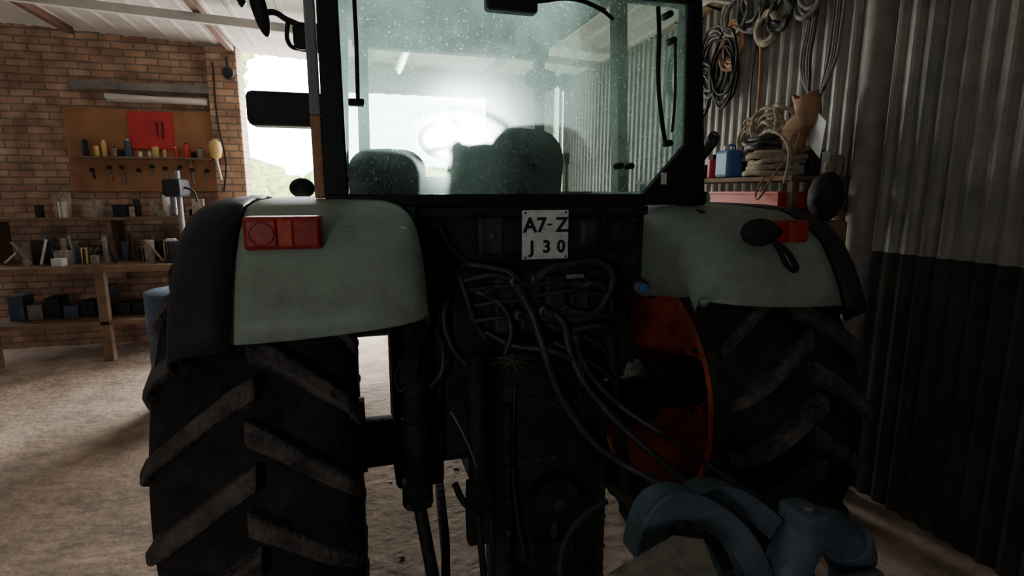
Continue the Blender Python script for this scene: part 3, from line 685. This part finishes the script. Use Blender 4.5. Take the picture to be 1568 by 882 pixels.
tube('drill_handle',[(-2.14,YF-.6,1.64),(-2.06,YF-.62,1.60),(-2.03,YF-.63,1.5)],.01,'dark',e)
cyl('drill_motor',(-2.22,YF-.38,1.62),(-2.22,YF-.25,1.62),.06,'dark',e)
e=empty('blue_steel_drum'); lathe('shell',[(0,.001),(0,.27),(.3,.27),(.31,.28),(.32,.27),(.6,.27),(.61,.28),(.62,.27),(.88,.27),(.89,.26),(.87,0.001)],(-1.80,2.45,0),'z','greyblue',e,40)

# ------------------------------------------------------------------ right wall things
WX=XR-.03
e=empty('steel_post'); cyl('post',(1.84,.12,0),(1.84,.12,2.93),.062,'pole',e); bb('foot',1.76,1.92,.04,.20,0,.02,'pole',e)
e=empty('storage_shelf')
bb('upper_plank',1.55,XR-.03,.28,1.9,1.655,1.68,'wood',e,.003); bb('lower_plank',1.50,XR-.03,.22,1.9,1.475,1.50,'wood',e,.003)
for i,y in enumerate((.30,1.86)):
    bb('post_%d'%i,1.56,1.60,y-.02,y+.02,0,1.655,'wood',e); bb('post_back_%d'%i,1.88,1.92,y-.02,y+.02,0,1.655,'wood',e)
for i in range(44):
    y=.34+random.random()*.85; x=1.60+random.random()*.28; h=random.uniform(.03,.14); m=random.choice(['dark','rope','dust','greyhose','bag','hose','white','dark'])
    if .74<y<1.0 and x<1.72: x=1.82
    box('scrap_%d'%i,(x,y,1.682+h/2),(random.uniform(.04,.1),random.uniform(.05,.12),h),m,e,.01,rot=(0,0,random.uniform(-40,40)))
e=empty('red_crate')
x0,x1,y0,y1,z0,z1=1.53,1.86,.34,.90,1.502,1.60
bb('bottom',x0,x1,y0,y1,z0,z0+.01,'redp',e,.002); bb('side_a',x0,x0+.012,y0,y1,z0,z1,'redp',e,.002); bb('side_b',x1-.012,x1,y0,y1,z0,z1,'redp',e,.002)
bb('end_a',x0,x1,y0,y0+.012,z0,z1,'redp',e,.002); bb('end_b',x0,x1,y1-.012,y1,z0,z1,'redp',e,.002); bb('rim_a',x0-.01,x0,y0-.01,y1+.01,z1-.015,z1,'redp',e,.002); bb('rim_b',x0-.01,x1,y0-.01,y0,z1-.015,z1,'redp',e,.002)
e=empty('blue_jerrycan'); bb('body',1.56,1.67,.80,.93,1.682,1.845,'bluep',e,.02); cyl('cap',(1.59,.86,1.845),(1.59,.86,1.868),.018,'white',e); tube('grip',[(1.61,.87,1.84),(1.61,.87,1.87),(1.65,.87,1.87),(1.655,.87,1.84)],.007,'bluep',e)
def coil(nm,cx,cy,cz,r,n,tr,m,plane,jit=.05,spread=.03,sq=1):
    e=empty(nm)
    for k in range(n):
        o=(random.uniform(-1,1)*spread,random.uniform(-1,1)*spread*.6,random.uniform(-1,1)*spread)
        if plane=='xy': o=(o[0]*.4,o[1]*.4,k*tr*1.7)
        tube('loop_%d'%k,ring(cx+o[0]*(.35 if plane=='yz' else 1),cy+o[1],cz+o[2],r*random.uniform(.9,1.08),12,plane,jit,sq),tr,m,e,True,6)
    return e
coil('rope_coil',1.70,.54,1.70,.15,5,.016,'rope','xy',.07)
coil('black_hose_coil',1.70,.60,1.835,.13,3,.016,'hose','xy',.09)
coil('rope_coil.001',1.66,.60,1.93,.11,7,.011,'rope','yz',.14,.05,.8)
coil('twine_bundle',1.68,.76,1.90,.09,6,.009,'rope','yz',.15,.04,.9)
coil('twine_bundle.001',1.66,.48,1.86,.10,5,.010,'rope','yz',.15,.05,.7)
e=empty('convoluted_hose'); tube('core',[(1.62,1.30,1.72),(1.62,1.24,1.79),(1.62,1.14,1.85),(1.63,1.05,1.93)],.032,'hose',e)
for k in range(18):
    t=k/17; c=(1.62+.01*t,1.30-.25*t,1.73+.20*t); tube('rib_%d'%k,ring(c[0],c[1],c[2],.038,10,'xz'),.007,'hose',e,True,4)
e=empty('red_oil_bottle'); cyl('body',(1.62,1.02,1.682),(1.62,1.02,1.80),.035,'redp',e); cyl('neck',(1.62,1.02,1.80),(1.62,1.02,1.83),.014,'dark',e)
e=empty('brown_leather_bag')
rows=[]
for k in range(9):
    t=k/8; z=1.80+.28*t; w=.04+.045*math.sin(t*2.6); cy=.40-.06*t+.03*math.sin(t*7)
    rows.append([(1.66+.05*math.sin(a)*(1+.2*math.sin(3*a+k)),cy+w*math.cos(a)*(1+.2*math.sin(2*a+k)),z+.02*math.sin(2*a+k)) for a in [2*math.pi*j/14 for j in range(14)]])
grid('leather',rows,'bag',e,True,closed_u=True,solid=.004)
tube('strap',[(1.62,.42,1.84),(1.56,.46,1.72),(1.48,.44,1.56),(1.52,.38,1.68),(1.60,.33,1.82),(1.64,.35,1.98)],.006,'bag',e)
tube('strap_loose',[(1.60,.60,1.90),(1.57,.48,1.92),(1.55,.32,1.82),(1.50,.27,1.64)],.009,'rope',e)
poly('paper_sheet',[(1.66,.29,2.01),(1.62,.17,1.93),(1.64,.21,1.76),(1.68,.33,1.84)],.003,'paper')
e=empty('dark_sack'); obj('body',blob('sk',(1.62,.13,1.575),(.08,.075,.12),3,.06),'rubber_black',e,True); cyl('tie',(1.62,.13,1.68),(1.62,.13,1.74),.022,'rope',e)
bb('sack_stand',1.54,1.70,.06,.20,0,1.46,'wood',e,.01)
coil('hanging_cable_coil',WX-.08,1.70,2.62,.12,7,.010,'hose','yz',.06,.05,1.3)
coil('hanging_cable_coil.001',WX-.08,1.20,2.72,.12,5,.014,'greyhose','yz',.04,.03)
coil('hanging_cable_coil.002',WX-.08,.92,2.58,.085,4,.018,'rope','yz',.02,.012)
coil('hanging_cable_coil.003',WX-.08,1.42,2.48,.14,6,.009,'hose','yz',.05,.05,1.5)
coil('hanging_cable_coil.004',WX-.09,.80,2.62,.08,6,.014,'dark','yz',.08,.03)
coil('hanging_cable_coil.005',WX-.08,1.24,2.55,.10,4,.012,'bag','yz',.06,.03,1.2)
coil('hanging_cable_coil.006',WX-.08,.60,2.66,.09,5,.012,'greyhose','yz',.06,.03,1.2)
coil('hanging_cable_coil.007',WX-.08,1.90,2.45,.12,6,.010,'hose','yz',.06,.04,1.4)
coil('hanging_cable_coil.008',WX-.08,1.05,2.74,.11,6,.012,'hose','yz',.06,.04,1.1)
coil('hanging_cable_coil.009',WX-.08,1.55,2.30,.11,5,.009,'hose','yz',.06,.04,1.5)
coil('hanging_cable_coil.010',WX-.09,1.30,2.40,.12,6,.008,'dark','yz',.06,.05,1.6)
e=empty('hanging_strap'); tube('strap',[(WX-.06,1.00,2.60),(WX-.05,.98,2.35),(WX-.05,.98,2.1),(WX-.06,.96,1.90)],.012,'bag',e); tube('strap_b',[(WX-.05,1.04,2.55),(WX-.05,1.06,2.3),(WX-.05,1.05,2.0)],.006,'hose',e)
e=empty('hanging_hose_loop')
for k in range(4):
    d=.018*k
    tube('hose_%d'%k,[(WX-.06,.40+d,2.80),(WX-.06,.39+d,2.45),(WX-.06,.42+d,2.25-d),(WX-.06,.52,2.13-d*.8),(WX-.06,.63-d,2.25),(WX-.06,.62-d,2.5),(WX-.06,.58-d,2.8)],.009,'hose' if k%2 else 'greyhose',e)
for k in range(3):
    tube('cord_%d'%k,[(WX-.05,1.30+.1*k,2.5),(WX-.05,1.34+.1*k,2.25),(WX-.05,1.40+.1*k,2.4),(WX-.05,1.44+.1*k,2.6)],.006,'hose',e)
e=empty('hook_rail'); bb('rail',WX-.05,WX-.01,.4,2.2,2.86,2.89,'wood',e)
for k in range(8): cyl('hook_%d'%k,(WX-.14,.45+.2*k,2.85),(WX-.03,.45+.2*k,2.83),.008,'dark',e)
e=empty('loose_bricks')
for i,(x,y,z) in enumerate(((1.36,-.40,.036),(1.40,-.05,.036),(1.36,-.37,.108))): box('brick_%d'%i,(x,y,z),(.12,.24,.07),'brick',e,.006,rot=(0,0,20*i))
e=empty('floor_scraps')
for i in range(40):
    x=random.uniform(-.6,.6); y=random.uniform(-.2,3.5); r=random.uniform(.006,.018)
    obj('scrap_%d'%i,blob('s',(x,y,r*.5),(r*1.6,r,r*.6),1,.2),random.choice(['dust','conc','white']),e)

# ------------------------------------------------------------------ light
w=bpy.data.worlds.new('World'); scene.world=w; w.use_nodes=True
bg=w.node_tree.nodes['Background']; bg.inputs[0].default_value=(.95,.975,1,1); bg.inputs[1].default_value=17
def portal(nm,loc,rot,sx,sy):
    l=bpy.data.lights.new(nm,'AREA'); l.shape='RECTANGLE'; l.size=sx; l.size_y=sy; l.cycles.is_portal=True
    o=bpy.data.objects.new(nm,l); col.objects.link(o); o.location=loc; o.rotation_euler=rot
portal('gateway_portal',(-.33,YF+.25,1.5),(math.radians(-90),0,0),2.75,3.0)
portal('back_fill_portal',((WX0+WX1)/2,YB-.15,(WZ0+WZ1)/2),(math.radians(90),0,0),WX1-WX0,WZ1-WZ0)  # sky fill through the added back opening
sl=bpy.data.lights.new('low_sun','SUN'); sl.energy=8; sl.angle=math.radians(1.5); sl.color=(1,.97,.92)
so=bpy.data.objects.new('low_sun',sl); col.objects.link(so); so.location=(3,14,4)
az=math.radians(9.6); el=math.radians(4.8)
dirv=Vector((-math.sin(az)*math.cos(el),-math.cos(az)*math.cos(el),-math.sin(el)))
so.rotation_euler=dirv.to_track_quat('-Z','Y').to_euler()

# ------------------------------------------------------------------ camera
cd=bpy.data.cameras.new('camera'); cam=bpy.data.objects.new('camera',cd); col.objects.link(cam)
cd.sensor_width=36; cd.lens=36*838/1568; cd.clip_start=.05
cam.location=(-.585,-2.038,1.6); cam.rotation_euler=(math.radians(80),0,math.radians(-16))
scene.camera=cam
